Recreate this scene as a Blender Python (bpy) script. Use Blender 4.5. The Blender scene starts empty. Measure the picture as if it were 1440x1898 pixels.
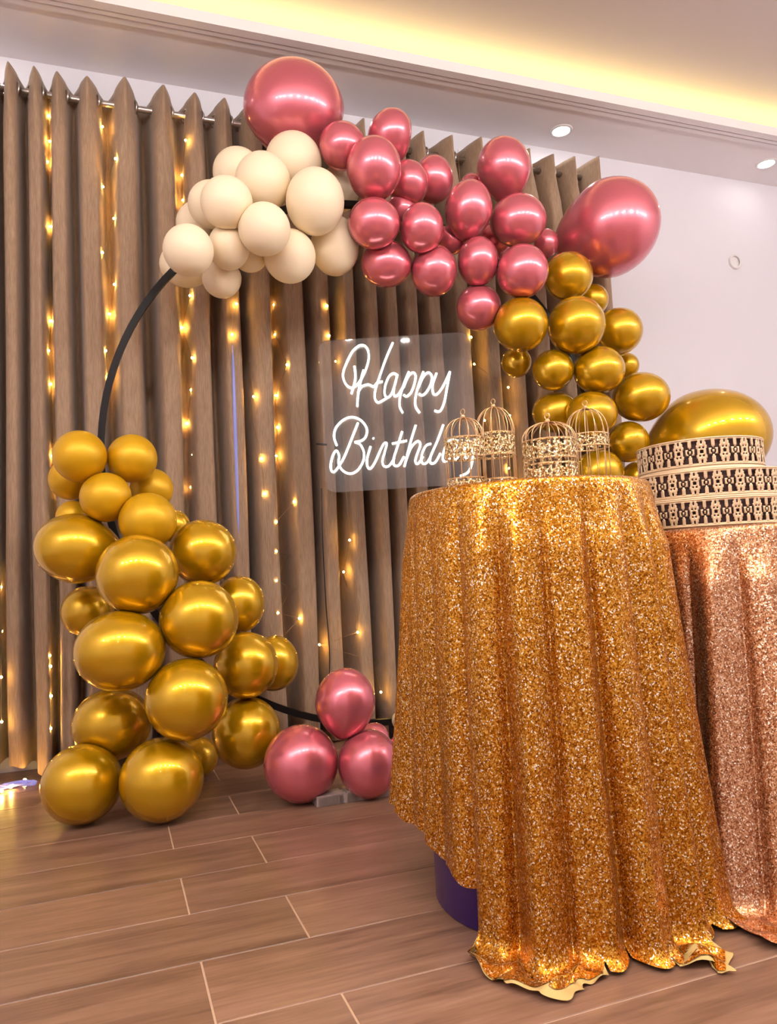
import bpy, bmesh, math, random
import numpy as np
from mathutils import Vector, Matrix

random.seed(7)
S = bpy.context.scene
COL = S.collection
PI = math.pi

# ------------------------------------------------------------------ camera
CAM_H = 0.64
FPX, YAW, PITCH, ROLL = 1407.44, 0.353525, 0.08295, -0.051504
_f = np.array([math.sin(YAW)*math.cos(PITCH), math.cos(YAW)*math.cos(PITCH), math.sin(PITCH)])
_r0 = np.array([math.cos(YAW), -math.sin(YAW), 0.0]); _u0 = np.cross(_r0, _f)
_r = math.cos(ROLL)*_r0 + math.sin(ROLL)*_u0
_u = -math.sin(ROLL)*_r0 + math.cos(ROLL)*_u0
EYE = np.array([0, 0, CAM_H])
cam_data = bpy.data.cameras.new('camera')
cam = bpy.data.objects.new('camera', cam_data); COL.objects.link(cam)
cam_data.sensor_fit = 'VERTICAL'; cam_data.sensor_height = 36.0
cam_data.lens = FPX/1898*36.0
cam_data.clip_start = 0.02
cam.matrix_world = Matrix(((_r[0], _u[0], -_f[0], 0), (_r[1], _u[1], -_f[1], 0), (_r[2], _u[2], -_f[2], CAM_H), (0, 0, 0, 1)))
S.camera = cam

def ray(px, py):
    return _f*FPX + _r*(px-720) - _u*(py-949)
def at(px, py, Y):                       # the point of the room at depth Y that the photo shows at this pixel
    d = ray(px, py); return EYE + d*(Y/d[1])
def on_z(px, py, z):
    d = ray(px, py); return EYE + d*((z-CAM_H)/d[2])

# ------------------------------------------------------------------ world, exposure
w = bpy.data.worlds.new('world'); S.world = w; w.use_nodes = True
w.node_tree.nodes['Background'].inputs[0].default_value = (1.0, 0.9, 0.8, 1)
w.node_tree.nodes['Background'].inputs[1].default_value = 0.02
S.view_settings.view_transform = 'Standard'; S.view_settings.look = 'None'
S.view_settings.gamma = 1.0; S.view_settings.use_curve_mapping = False
S.view_settings.exposure = 0.95
S.cycles.max_bounces = 6; S.cycles.diffuse_bounces = 4; S.cycles.glossy_bounces = 3; S.cycles.transmission_bounces = 6
S.cycles.use_light_tree = False; S.cycles.caustics_reflective = False; S.cycles.caustics_refractive = False
LAMP = 130.0         # brightness of the ceiling downlights
LAMP_COL = (1.0, 0.93, 0.86)
BORDER_LAMP = 11.0
GLOBE = 150.0
COVE = 9.0
BULB = 120.0

# ------------------------------------------------------------------ material helpers
def new_mat(name):
    m = bpy.data.materials.new(name); m.use_nodes = True
    nt = m.node_tree; b = nt.nodes['Principled BSDF']
    return m, nt, b
def srgb(r, g, b):
    f = lambda c: (c/12.92 if c <= 0.04045 else ((c+0.055)/1.055)**2.4)
    return (f(r/255), f(g/255), f(b/255), 1)
def plain(name, col, rough=0.5, metal=0.0, coat=0.0, noise=0.0, nscale=40, bump=0.0, **kw):
    m, nt, b = new_mat(name)
    b.inputs['Base Color'].default_value = col
    b.inputs['Roughness'].default_value = rough
    b.inputs['Metallic'].default_value = metal
    b.inputs['Coat Weight'].default_value = coat
    for k, v in kw.items(): b.inputs[k.replace('_', ' ')].default_value = v
    if noise or bump:
        tc = nt.nodes.new('ShaderNodeTexCoord'); nz = nt.nodes.new('ShaderNodeTexNoise')
        nz.inputs['Scale'].default_value = nscale; nz.inputs['Detail'].default_value = 4
        nt.links.new(tc.outputs['Object'], nz.inputs['Vector'])
        if noise:
            mx = nt.nodes.new('ShaderNodeMix'); mx.data_type = 'RGBA'
            mx.inputs[6].default_value = tuple(c*(1-noise) for c in col[:3])+(1,)
            mx.inputs[7].default_value = tuple(min(1, c*(1+noise)) for c in col[:3])+(1,)
            nt.links.new(nz.outputs['Fac'], mx.inputs[0]); nt.links.new(mx.outputs[2], b.inputs['Base Color'])
        if bump:
            bp = nt.nodes.new('ShaderNodeBump'); bp.inputs['Strength'].default_value = bump; bp.inputs['Distance'].default_value = 0.002
            nt.links.new(nz.outputs['Fac'], bp.inputs['Height']); nt.links.new(bp.outputs['Normal'], b.inputs['Normal'])
    return m
def glow(name, col, strength, base=(0.8, 0.8, 0.8)):
    m, nt, b = new_mat(name)
    b.inputs['Base Color'].default_value = tuple(base)+(1,)
    b.inputs['Emission Color'].default_value = tuple(col[:3])+(1,)
    b.inputs['Emission Strength'].default_value = strength
    return m

M = {}
M['wall'] = plain('wall_paint', (0.78, 0.76, 0.82, 1), 0.6, noise=0.015, nscale=3)
M['ceiling'] = plain('ceiling_paint', (0.90, 0.86, 0.88, 1), 0.65, noise=0.015, nscale=2)
M['ceiling_beige'] = plain('beige_ceiling_paint', (0.60, 0.52, 0.50, 1), 0.65, noise=0.015, nscale=2)
M['trim'] = plain('trim_paint', (0.90, 0.86, 0.88, 1), 0.45)
M['grout'] = plain('grout', srgb(205, 170, 140), 0.8, noise=0.05)
M['lamp_lens'] = glow('lamp_lens', LAMP_COL, LAMP)
M['globe'] = glow('globe_glass', LAMP_COL, GLOBE)
M['border_lens'] = glow('border_lens', LAMP_COL, BORDER_LAMP)
M['cove'] = glow('cove_led', (1.0, 0.82, 0.33), COVE)
M['white_plastic'] = plain('white_plastic', (0.8, 0.77, 0.78, 1), 0.35)
M['chrome'] = plain('brushed_steel', (0.62, 0.58, 0.55, 1), 0.28, 1.0)
M['black'] = plain('black_paint', (0.012, 0.010, 0.012, 1), 0.4)
M['bulb'] = glow('fairy_bulb', (1.0, 0.60, 0.12), BULB)
M['wire'] = plain('clear_wire', srgb(150, 115, 70), 0.3)
M['neon'] = glow('neon_tube', (1.0, 0.93, 0.84), 3.6)
M['gap_glow'] = glow('gap_glow', (0.30, 0.32, 1.0), 0.12, (0.25, 0.26, 0.5))  # glow standing for bluish light between the curtains, no lamp there
M['violet_led'] = glow('violet_led', (0.40, 0.38, 1.0), 0.16, (0.3, 0.28, 0.6))
M['lining'] = plain('lining_cloth', srgb(226, 190, 120), 0.7, noise=0.06, nscale=60)
M['purple'] = plain('purple_laminate', srgb(52, 22, 110), 0.35, coat=0.2, noise=0.1, nscale=12)

def wood():
    m, nt, b = new_mat('wood_look_tile')
    N, L = nt.nodes.new, nt.links.new
    tc = N('ShaderNodeTexCoord'); oi = N('ShaderNodeObjectInfo')
    ad = N('ShaderNodeVectorMath'); ad.operation = 'ADD'
    mu = N('ShaderNodeVectorMath'); mu.operation = 'MULTIPLY'
    cx = N('ShaderNodeCombineXYZ'); rm = N('ShaderNodeMath'); rm.operation = 'MULTIPLY'; rm.inputs[1].default_value = 37.0
    L(oi.outputs['Random'], rm.inputs[0]); L(rm.outputs[0], cx.inputs[0]); L(rm.outputs[0], cx.inputs[1])
    L(tc.outputs['Object'], ad.inputs[0]); L(cx.outputs[0], ad.inputs[1])
    mu.inputs[1].default_value = (1.3, 14.0, 1.0); L(ad.outputs[0], mu.inputs[0])
    n1 = N('ShaderNodeTexNoise'); n1.inputs['Scale'].default_value = 1.6; n1.inputs['Detail'].default_value = 6; n1.inputs['Distortion'].default_value = 0.6
    L(mu.outputs[0], n1.inputs['Vector'])
    n2 = N('ShaderNodeTexNoise'); n2.inputs['Scale'].default_value = 9.0; n2.inputs['Detail'].default_value = 4
    L(mu.outputs[0], n2.inputs['Vector'])
    r = N('ShaderNodeValToRGB')
    r.color_ramp.elements[0].position = 0.3; r.color_ramp.elements[0].color = srgb(106, 77, 61)
    r.color_ramp.elements[1].position = 0.72; r.color_ramp.elements[1].color = srgb(170, 132, 109)
    e = r.color_ramp.elements.new(0.5); e.color = srgb(143, 107, 87)
    mix = N('ShaderNodeMath'); mix.operation = 'MULTIPLY_ADD'; mix.inputs[1].default_value = 0.35
    sc = N('ShaderNodeMath'); sc.operation = 'MULTIPLY'; sc.inputs[1].default_value = 0.65
    L(n1.outputs['Fac'], sc.inputs[0]); L(n2.outputs['Fac'], mix.inputs[0]); L(sc.outputs[0], mix.inputs[2])
    L(mix.outputs[0], r.inputs[0])
    hs = N('ShaderNodeHueSaturation'); vm = N('ShaderNodeMapRange')
    vm.inputs[3].default_value = 0.88; vm.inputs[4].default_value = 1.1
    L(oi.outputs['Random'], vm.inputs[0]); L(vm.outputs[0], hs.inputs['Value']); L(r.outputs[0], hs.inputs['Color'])
    L(hs.outputs[0], b.inputs['Base Color'])
    b.inputs['Roughness'].default_value = 0.32
    bp = N('ShaderNodeBump'); bp.inputs['Strength'].default_value = 0.15; bp.inputs['Distance'].default_value = 0.002
    L(n2.outputs['Fac'], bp.inputs['Height']); L(bp.outputs[0], b.inputs['Normal'])
    return m
M['wood'] = wood()

def curtain_mat():
    m, nt, b = new_mat('taupe_curtain')
    N, L = nt.nodes.new, nt.links.new
    tc = N('ShaderNodeTexCoord'); mp = N('ShaderNodeMapping'); mp.inputs['Scale'].default_value = (60, 60, 6)
    n = N('ShaderNodeTexNoise'); n.inputs['Scale'].default_value = 4; n.inputs['Detail'].default_value = 5
    L(tc.outputs['Object'], mp.inputs[0]); L(mp.outputs[0], n.inputs['Vector'])
    r = N('ShaderNodeValToRGB'); r.color_ramp.elements[0].color = srgb(146, 118, 92); r.color_ramp.elements[1].color = srgb(172, 144, 118)
    r.color_ramp.elements[0].position = 0.3; r.color_ramp.elements[1].position = 0.7
    L(n.outputs['Fac'], r.inputs[0]); L(r.outputs[0], b.inputs['Base Color'])
    b.inputs['Roughness'].default_value = 0.75
    b.inputs['Sheen Weight'].default_value = 0.25
    return m
M['curtain'] = curtain_mat()

def sequin(name, c_dark, c_mid, c_light, scale=470, tilt=0.26):
    m, nt, b = new_mat(name)
    N, L = nt.nodes.new, nt.links.new
    tc = N('ShaderNodeTexCoord')
    v = N('ShaderNodeTexVoronoi'); v.inputs['Scale'].default_value = scale
    L(tc.outputs['Object'], v.inputs['Vector'])
    g = N('ShaderNodeNewGeometry')
    sub = N('ShaderNodeVectorMath'); sub.operation = 'SUBTRACT'; sub.inputs[1].default_value = (0.5, 0.5, 0.5)
    L(v.outputs['Color'], sub.inputs[0])
    sc = N('ShaderNodeVectorMath'); sc.operation = 'SCALE'; sc.inputs['Scale'].default_value = tilt
    L(sub.outputs[0], sc.inputs[0])
    ad = N('ShaderNodeVectorMath'); ad.operation = 'ADD'; L(g.outputs['Normal'], ad.inputs[0]); L(sc.outputs[0], ad.inputs[1])
    nm = N('ShaderNodeVectorMath'); nm.operation = 'NORMALIZE'; L(ad.outputs[0], nm.inputs[0])
    L(nm.outputs[0], b.inputs['Normal'])
    sp = N('ShaderNodeSeparateColor'); L(v.outputs['Color'], sp.inputs[0])
    r = N('ShaderNodeValToRGB'); r.color_ramp.interpolation = 'LINEAR'
    r.color_ramp.elements[0].color = c_dark; r.color_ramp.elements[1].color = c_light
    e = r.color_ramp.elements.new(0.42); e.color = c_mid
    r.color_ramp.elements[2].position = 0.90
    e = r.color_ramp.elements.new(0.96); e.color = (1.0, 0.93, 0.78, 1)  # sparse near-white cells: sparkle painted into the base colour
    rr = N('ShaderNodeMapRange'); rr.inputs[1].default_value = 0.80; rr.inputs[2].default_value = 0.95
    rr.inputs[3].default_value = 0.34; rr.inputs[4].default_value = 0.14
    L(sp.outputs[1], rr.inputs[0]); L(rr.outputs[0], b.inputs['Roughness'])
    L(sp.outputs[2], r.inputs[0]); L(r.outputs[0], b.inputs['Base Color'])
    b.inputs['Metallic'].default_value = 0.85
    b.inputs['Roughness'].default_value = 0.32
    return m
M['sequin_gold'] = sequin('gold_sequin', srgb(138, 76, 6), srgb(196, 122, 18), srgb(232, 176, 72))
M['sequin_rose'] = sequin('rose_gold_sequin', srgb(148, 88, 54), srgb(194, 134, 92), srgb(230, 182, 140))
M['glitter'] = sequin('gold_glitter', srgb(170, 130, 70), srgb(214, 178, 116), srgb(250, 235, 190), 420, 1.0)

def balloon_mat(name, col, metal, rough, coat, crough=0.08, **kw):
    m = plain(name, col, rough, metal, coat, **kw)
    m.node_tree.nodes['Principled BSDF'].inputs['Coat Roughness'].default_value = crough
    return m
M['gold_chrome'] = balloon_mat('gold_chrome_balloon', srgb(212, 166, 10), 0.65, 0.27, 0.6, 0.05)
M['gold_matte'] = balloon_mat('gold_satin_balloon', srgb(220, 170, 14), 0.4, 0.42, 0.1, 0.2)
M['rose_chrome'] = balloon_mat('rose_chrome_balloon', srgb(226, 120, 134), 0.6, 0.27, 0.6, 0.05)
M['cream_latex'] = balloon_mat('cream_latex_balloon', srgb(248, 230, 198), 0.0, 0.42, 0.0)
M['acrylic'] = plain('clear_acrylic', (0.98, 0.96, 0.96, 1), 0.03, Transmission_Weight=0.96, IOR=1.45)
M['cake_cream'] = plain('cream_metal', srgb(238, 205, 165), 0.35, 0.25)
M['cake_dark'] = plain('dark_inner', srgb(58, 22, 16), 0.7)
M['wire_gold'] = plain('gold_wire', srgb(226, 188, 140), 0.3, 0.7)
M['foil'] = plain('white_tape', srgb(200, 185, 180), 0.3, 0.3, bump=0.8, nscale=60)
M['hoop'] = plain('hoop_paint', srgb(16, 10, 9), 0.5, 0.0, Specular_IOR_Level=0.25, noise=0.5, nscale=25)

# ------------------------------------------------------------------ mesh helpers
def link(name, verts, faces, mat, parent=None, smooth=True, origin=None):
    """one mesh object; verts are given in room coordinates"""
    if origin is None: origin = tuple(parent['_o']) if parent is not None and '_o' in parent else (0, 0, 0)
    me = bpy.data.meshes.new(name)
    v = np.asarray(verts, float) - np.asarray(origin, float)
    me.from_pydata([tuple(p) for p in v], [], [tuple(int(i) for i in f) for f in faces]); me.update()
    if smooth: me.polygons.foreach_set('use_smooth', [True]*len(me.polygons))
    me.materials.append(mat)
    o = bpy.data.objects.new(name, me); COL.objects.link(o)
    if parent is not None: o.parent = parent
    else: o.location = origin
    return o
def tag(o, label, cat, group=None, kind=None):
    o['label'] = label
    if cat: o['category'] = cat
    if group: o['group'] = group
    if kind: o['kind'] = kind
    return o
_made = []
def thing(name, loc, label, cat, group=None):
    o = bpy.data.objects.new(name, None); COL.objects.link(o); o.location = loc
    o.empty_display_size = 0.05
    o['_o'] = [float(c) for c in loc]; _made.append(o)
    return tag(o, label, cat, group)
def struct(name, verts, faces, mat, label, smooth=False):
    o = link(name, verts, faces, mat, smooth=smooth); o['kind'] = 'structure'; o['label'] = label
    return o
def join(*parts):
    V, F = [], []
    for v, f in parts:
        n = len(V); V.extend([tuple(p) for p in v]); F.extend([tuple(i+n for i in q) for q in f])
    return V, F
def box(x0, x1, y0, y1, z0, z1):
    v = [(x, y, z) for x in (x0, x1) for y in (y0, y1) for z in (z0, z1)]
    f = [(0, 1, 3, 2), (4, 6, 7, 5), (0, 4, 5, 1), (2, 3, 7, 6), (0, 2, 6, 4), (1, 5, 7, 3)]
    return v, f
def tube(pts, rad, n=8, closed=False, caps=True):
    P = [np.asarray(p, float) for p in pts]; m = len(P); V, F = [], []
    nrm = None
    for i in range(m):
        a = P[(i-1) % m] if (closed or i > 0) else P[i]; b = P[(i+1) % m] if (closed or i < m-1) else P[i]
        t = b-a; t = t/(np.linalg.norm(t)+1e-12)
        if nrm is None:
            ref = np.array([0, 0, 1.0]) if abs(t[2]) < 0.9 else np.array([1.0, 0, 0])
            nrm = np.cross(t, ref)
        nrm = nrm - t*np.dot(nrm, t); nrm /= np.linalg.norm(nrm)+1e-12
        bi = np.cross(t, nrm)
        r = rad[i] if hasattr(rad, '__len__') else rad
        for k in range(n):
            a_ = 2*PI*k/n; V.append(P[i] + r*(math.cos(a_)*nrm + math.sin(a_)*bi))
    R_ = m if closed else m-1
    for i in range(R_):
        for k in range(n):
            j = (i+1) % m
            F.append((i*n+k, i*n+(k+1) % n, j*n+(k+1) % n, j*n+k))
    if caps and not closed:
        F.append(tuple(range(n))[::-1]); F.append(tuple((m-1)*n+k for k in range(n)))
    return V, F
def lathe(c, prof, n=48, cap0=False, cap1=False):
    V, F = [], []
    for r, z in prof:
        for k in range(n):
            a = 2*PI*k/n; V.append((c[0]+r*math.cos(a), c[1]+r*math.sin(a), c[2]+z))
    for i in range(len(prof)-1):
        for k in range(n):
            F.append((i*n+k, i*n+(k+1) % n, (i+1)*n+(k+1) % n, (i+1)*n+k))
    if cap0: F.append(tuple(range(n))[::-1])
    if cap1: F.append(tuple((len(prof)-1)*n+k for k in range(n)))
    return V, F
def torus(c, axis, R, r, n=24, m=8):
    axis = np.asarray(axis, float); axis /= np.linalg.norm(axis)
    ref = np.array([0, 0, 1.0]) if abs(axis[2]) < 0.9 else np.array([1.0, 0, 0])
    a = np.cross(axis, ref); a /= np.linalg.norm(a); b = np.cross(axis, a)
    return tube([np.asarray(c)+R*(math.cos(t)*a+math.sin(t)*b) for t in [2*PI*k/n for k in range(n)]], r, m, closed=True)
def ball(c, r, n=10, m=6):
    V, F = [(c[0], c[1], c[2]-r)], []
    for i in range(1, m):
        t = PI*i/m
        for k in range(n):
            a = 2*PI*k/n; V.append((c[0]+r*math.sin(t)*math.cos(a), c[1]+r*math.sin(t)*math.sin(a), c[2]-r*math.cos(t)))
    V.append((c[0], c[1], c[2]+r)); top = len(V)-1
    for k in range(n):
        F.append((0, 1+(k+1) % n, 1+k)); F.append((top, 1+(m-2)*n+k, 1+(m-2)*n+(k+1) % n))
    for i in range(m-2):
        for k in range(n):
            F.append((1+i*n+k, 1+i*n+(k+1) % n, 1+(i+1)*n+(k+1) % n, 1+(i+1)*n+k))
    return V, F
def copy_as(o, parent, loc):
    c = o.copy(); COL.objects.link(c); c.parent = parent; c.location = loc; return c

# ------------------------------------------------------------------ room shell
X0, X1, Y0, Y1 = -2.4, 4.6, -2.6, 3.13
ZC = 2.741                        # soffit
ZU = 2.885                        # raised middle of the ceiling
SW = 0.416                        # soffit width
struct('wall_back', *box(X0, X1, Y1, Y1+0.1, 0, 3.0), M['wall'], 'off-white painted wall behind the curtains')
struct('wall_left', *box(X0-0.1, X0, Y0, Y1, 0, 3.0), M['wall'], 'off-white wall on the left of the room')
struct('wall_right', *box(X1, X1+0.1, Y0, Y1, 0, 3.0), M['wall'], 'off-white wall on the right of the room')
struct('wall_front', *box(X0, X1, Y0-0.1, Y0, 0, 3.0), M['wall'], 'off-white wall behind the viewer')
struct('ceiling', *box(X0, X1, Y0, Y1, ZU, ZU+0.1), M['ceiling_beige'], 'raised middle of the tray ceiling with yellow cove light')
# dropped border of the ceiling: a thin lip all round
e = SW
parts = [box(X0, X1, Y1-e, Y1, ZC, ZC+0.022), box(X0, X1, Y0, Y0+e, ZC, ZC+0.022),
         box(X0, X0+e, Y0+e, Y1-e, ZC, ZC+0.022), box(X1-e, X1, Y0+e, Y1-e, ZC, ZC+0.022)]
struct('ceiling_border', *join(*parts), M['ceiling'], 'dropped white ceiling border with recessed downlights')
# grooved moulding along the inner edge of the border
def mould(y0, y1, z0, z1): return box(X0+e-0.1, X1-e+0.1, y0, y1, z0, z1)
ye = Y1-e
struct('trim_1', *mould(ye-0.004, ye+0.034, ZC-0.012, ZC+0.032), M['trim'], 'flat outer edge of the stepped ceiling moulding')
struct('trim_2', *mould(ye+0.042, ye+0.062, ZC-0.010, ZC), M['trim'], 'middle bead of the stepped ceiling moulding')
struct('trim_3', *mould(ye+0.072, ye+0.098, ZC-0.007, ZC), M['trim'], 'inner bead of the stepped ceiling moulding')
# LED strip lying in the cove
for i, (a, bb) in enumerate(((box(X0+e, X1-e, Y1-e+0.085, Y1-e+0.105, ZC+0.024, ZC+0.034), 'by the curtain wall'),)):
    o = link('cove_led_strip', *a, M['cove'], smooth=False)
    tag(o, 'yellow LED strip hidden in the ceiling cove '+bb, 'light strip')

# floor: grout bed and wood-look tiles
fl = struct('floor', *box(X0, X1, Y0, Y1, -0.05, -0.0012), M['grout'], 'floor of brown wood-look plank tiles with pale grout')
ROW = 0.20043; LEN = 1.2; GAP = 0.0034
pm = {}
def plank(x0, x1, y0, y1):
    key = (round(x1-x0, 3), round(y1-y0, 3))
    if key not in pm:
        hx, hy = (x1-x0)/2, (y1-y0)/2; bvl = 0.0012
        v = [(-hx, -hy, -0.012), (hx, -hy, -0.012), (hx, hy, -0.012), (-hx, hy, -0.012),
             (-hx, -hy, -bvl), (hx, -hy, -bvl), (hx, hy, -bvl), (-hx, hy, -bvl),
             (-hx+bvl, -hy+bvl, 0), (hx-bvl, -hy+bvl, 0), (hx-bvl, hy-bvl, 0), (-hx+bvl, hy-bvl, 0)]
        f = [(0, 1, 5, 4), (1, 2, 6, 5), (2, 3, 7, 6), (3, 0, 4, 7), (4, 5, 9, 8), (5, 6, 10, 9), (6, 7, 11, 10), (7, 4, 8, 11), (8, 9, 10, 11)]
        me = bpy.data.meshes.new('plank'); me.from_pydata(v, [], f); me.update(); me.materials.append(M['wood']); pm[key] = me
    o = bpy.data.objects.new('plank', pm[key]); COL.objects.link(o); o.parent = fl
    o.location = ((x0+x1)/2, (y0+y1)/2, 0.0)
YTOP = 3.43346*CAM_H               # joint line between two rows seen in the photo
k0 = -int((Y1-YTOP)/ROW)-1
for k in range(k0, 40):
    ya = YTOP-k*ROW; yb = ya-ROW
    ya, yb = min(ya, Y1), max(yb, Y0)
    if ya-yb < 0.02: continue
    xs = (0.1318 if k % 2 == 0 else 0.3227)
    x = xs - LEN*math.ceil((xs-X0)/LEN)
    while x < X1:
        a, b2 = max(x, X0), min(x+LEN, X1)
        if b2-a > 0.02: plank(a+GAP/2, b2-GAP/2, yb+GAP/2*0.7, ya-GAP/2*0.7)
        x += LEN

# downlights
def downlight(x, y, z, label, group, lens='lamp_lens', k=1.0):
    t = thing('downlight', (x, y, z), label, 'downlight', group)
    V, F = lathe((x, y, z), [(0.040*k, -0.001), (0.043*k, -0.006), (0.052*k, -0.005), (0.055*k, 0.0)], 24)
    link('trim_ring', V, F, M['white_plastic'], t)
    V, F = lathe((x, y, z), [(0.041*k, -0.003), (0.0005, -0.006)], 12)
    link('lens', V, F, M[lens], t)
p1 = on_z(1040, 242, ZC); p2 = on_z(1420, 303, ZC); st = p2[0]-p1[0]
downlight(p1[0], p1[1], ZC, 'round recessed downlight above the right end of the curtain rod', None, 'border_lens')
downlight(p2[0], p2[1], ZC, 'round recessed downlight near the right edge, above the bare wall', None, 'border_lens')
g = 'ceiling downlights outside the view'
for i in (-1, -2, -3): downlight(p1[0]+i*st, p1[1], ZC, 'recessed downlight in the ceiling border above the curtains', g, 'border_lens')
def globe_lamp(x, y, label):
    t = thing('pendant_lamp', (x, y, ZU), label, 'lamp', 'pendant globes outside the view')
    link('ceiling_cup', *lathe((x, y, ZU), [(0.03, 0), (0.028, -0.02), (0.004, -0.026)], 16), M['white_plastic'], t)
    link('stem', *tube([(x, y, ZU-0.02), (x, y, 2.34)], 0.004, 6), M['chrome'], t)
    link('globe', *ball((x, y, 2.30), 0.045, 14, 9), M['globe'], t)
for x in np.linspace(-1.9, 4.1, 11): globe_lamp(x, 0.35, 'white pendant globe in the row hanging above the viewer')
for y in (-0.75, -1.75):
    for x in (-1.9, -0.4, 1.1, 2.6, 4.1): downlight(x, y, ZU, 'recessed downlight in the raised ceiling behind the viewer', g)

# round wall plate on the bare wall
c = at(1361, 486, Y1)
t = thing('wall_plate', (c[0], Y1, c[2]), 'small round white cover plate on the bare wall at the right', 'wall plate')
def ydisc(c, prof, n=28):
    V, F = [], []
    for r, d in prof:
        for k in range(n):
            a = 2*PI*k/n; V.append((c[0]+r*math.cos(a), c[1]-d, c[2]+r*math.sin(a)))
    for i in range(len(prof)-1):
        for k in range(n): F.append((i*n+k, i*n+(k+1) % n, (i+1)*n+(k+1) % n, (i+1)*n+k))
    return V, F
link('rim', *ydisc((c[0], Y1, c[2]), [(0.042, 0), (0.042, 0.010), (0.036, 0.014), (0.031, 0.008)]), M['white_plastic'], t)
link('cap', *ydisc((c[0], Y1, c[2]), [(0.031, 0.004), (0.02, 0.006), (0.006, 0.012), (0.0005, 0.012)]), M['white_plastic'], t)
# ------------------------------------------------------------------ curtain rod and curtains
YR = 3.0; ZR = 2.529; AMP = 0.086
PANELS = [
    ('leftmost', [-64, -22, 20, 70, 114, 172, 244, 318, 378, 435]),
    ('second', [488, 553]),
    ('third', [604, 655, 697, 735, 772, 812, 866, 917]),
    ('rightmost', [964, 1012, 1060, 1098, 1136]),
]
LABEL_P = ['wide taupe eyelet curtain hanging at the left behind the gold balloons',
           'narrow taupe eyelet curtain of two folds left of the neon sign',
           'taupe eyelet curtain hanging behind the neon sign',
           'taupe eyelet curtain at the right end of the rod beside the bare wall']
def sq(a, k=2.8): return math.tanh(k*(math.cos(a)+0.40))/math.tanh(k*1.4)
folds = []        # (x of ridges, x start, x end)
for nm, px in PANELS:
    xs = [at(p, 700, YR-AMP)[0] for p in px]
    d0 = (xs[1]-xs[0])*0.42; d1 = (xs[-1]-xs[-2])*0.42
    folds.append((xs, xs[0]-d0, xs[-1]+d1))
def phase(xs, x):
    if x <= xs[0]: return (x-xs[0])/(xs[1]-xs[0])
    for i in range(len(xs)-1):
        if x <= xs[i+1]: return i+(x-xs[i])/(xs[i+1]-xs[i])
    return len(xs)-1+(x-xs[-1])/(xs[-1]-xs[-2])
def wave(xs, x, seed, sharp=0.0):
    p = phase(xs, x); a = AMP*(1+0.10*math.sin(2.3*p+seed)); f = p-round(p)
    tri = (1-4*abs(f)); tri = math.copysign(abs(tri)**0.8, tri)
    return YR - a*(tri*sharp+sq(2*PI*p)*(1-sharp)) + 0.008*math.sin(5.1*p+seed*2)
def curtain_y(x):
    for s, (xs, a, b_) in enumerate(folds):
        if x <= b_: return wave(xs, max(x, a), s*1.7)
    return YR
xe_lift = at(40, 1440, 2.95)[0]
for s, (xs, xa, xb) in enumerate(folds):
    n = int((len(xs))*30); nz = 26
    V, F = [], []
    for j in range(nz):
        tz = (j/(nz-1))**1.5
        for i in range(n+1):
            x = xa+(xb-xa)*i/n
            zb = 0.010
            if s == 0 and x < xe_lift+0.08: zb = 0.012+0.05*min(1, (xe_lift+0.08-x)/0.1)
            z = ZR+0.056 + (zb-(ZR+0.056))*tz
            y = wave(xs, x, s*1.7, max(0.0, 1-tz/0.10))
            y = YR+(y-YR)*(1+0.10*math.sin(3*tz+x*9))
            y = min(y, Y1-0.012)
            dx = 0.006*math.sin(7*tz+x*21)*tz
            V.append((x+dx, y, z))
    for j in range(nz-1):
        for i in range(n):
            a = j*(n+1)+i; F.append((a, a+1, a+n+2, a+n+1))
    o = link('curtain', V, F, M['curtain'], origin=(xa, YR, 0))
    tag(o, LABEL_P[s], 'curtain')
    md = o.modifiers.new('cloth', 'SOLIDIFY'); md.thickness = 0.0025
    # eyelets: where the cloth crosses the rod
    ring = None
    P0, P1 = phase(xs, xa), phase(xs, xb)
    q_ = math.floor(P0*2)/2-0.25
    while q_ < P1:
        if q_ > P0:
            i = min(max(int(math.floor(q_)), 0), len(xs)-2)
            x = xs[i]+(q_-i)*(xs[i+1]-xs[i])
            if ring is None:
                V, F = torus((0, 0, 0), (1, 0.35, 0), 0.025, 0.0055, 20, 6)
                ring = link('eyelet', V, F, M['chrome'], o, origin=(0, 0, 0)); ring.location = (x-xa, 0, ZR)
            else: copy_as(ring, o, (x-xa, 0, ZR))
        q_ += 0.5
t = thing('curtain_rod', (0, YR, ZR), 'long steel curtain rod threaded through the curtain eyelets', 'curtain rod')
xr = at(1140, 338, YR)[0]
link('rod', *tube([(-1.5, YR, ZR), (xr, YR, ZR)], 0.0125, 12), M['chrome'], t)
V, F = lathe((0, 0, 0), [(0.0125, 0), (0.02, 0.004), (0.022, 0.02), (0.016, 0.034), (0.001, 0.038)], 16)
link('finial', [(xr+z, YR+x, ZR+y) for x, y, z in V], F, M['chrome'], t)
for bxp in (-0.95, at(1052, 330, YR)[0]):
    link('bracket', *join(tube([(bxp, YR, ZR-0.012), (bxp, YR, ZR-0.03), (bxp, YR+0.06, ZR-0.03), (bxp, Y1-0.003, ZR-0.03)], 0.006, 8),
         torus((bxp, YR, ZR), (1, 0, 0), 0.015, 0.003, 16, 6)), M['chrome'], t)

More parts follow.
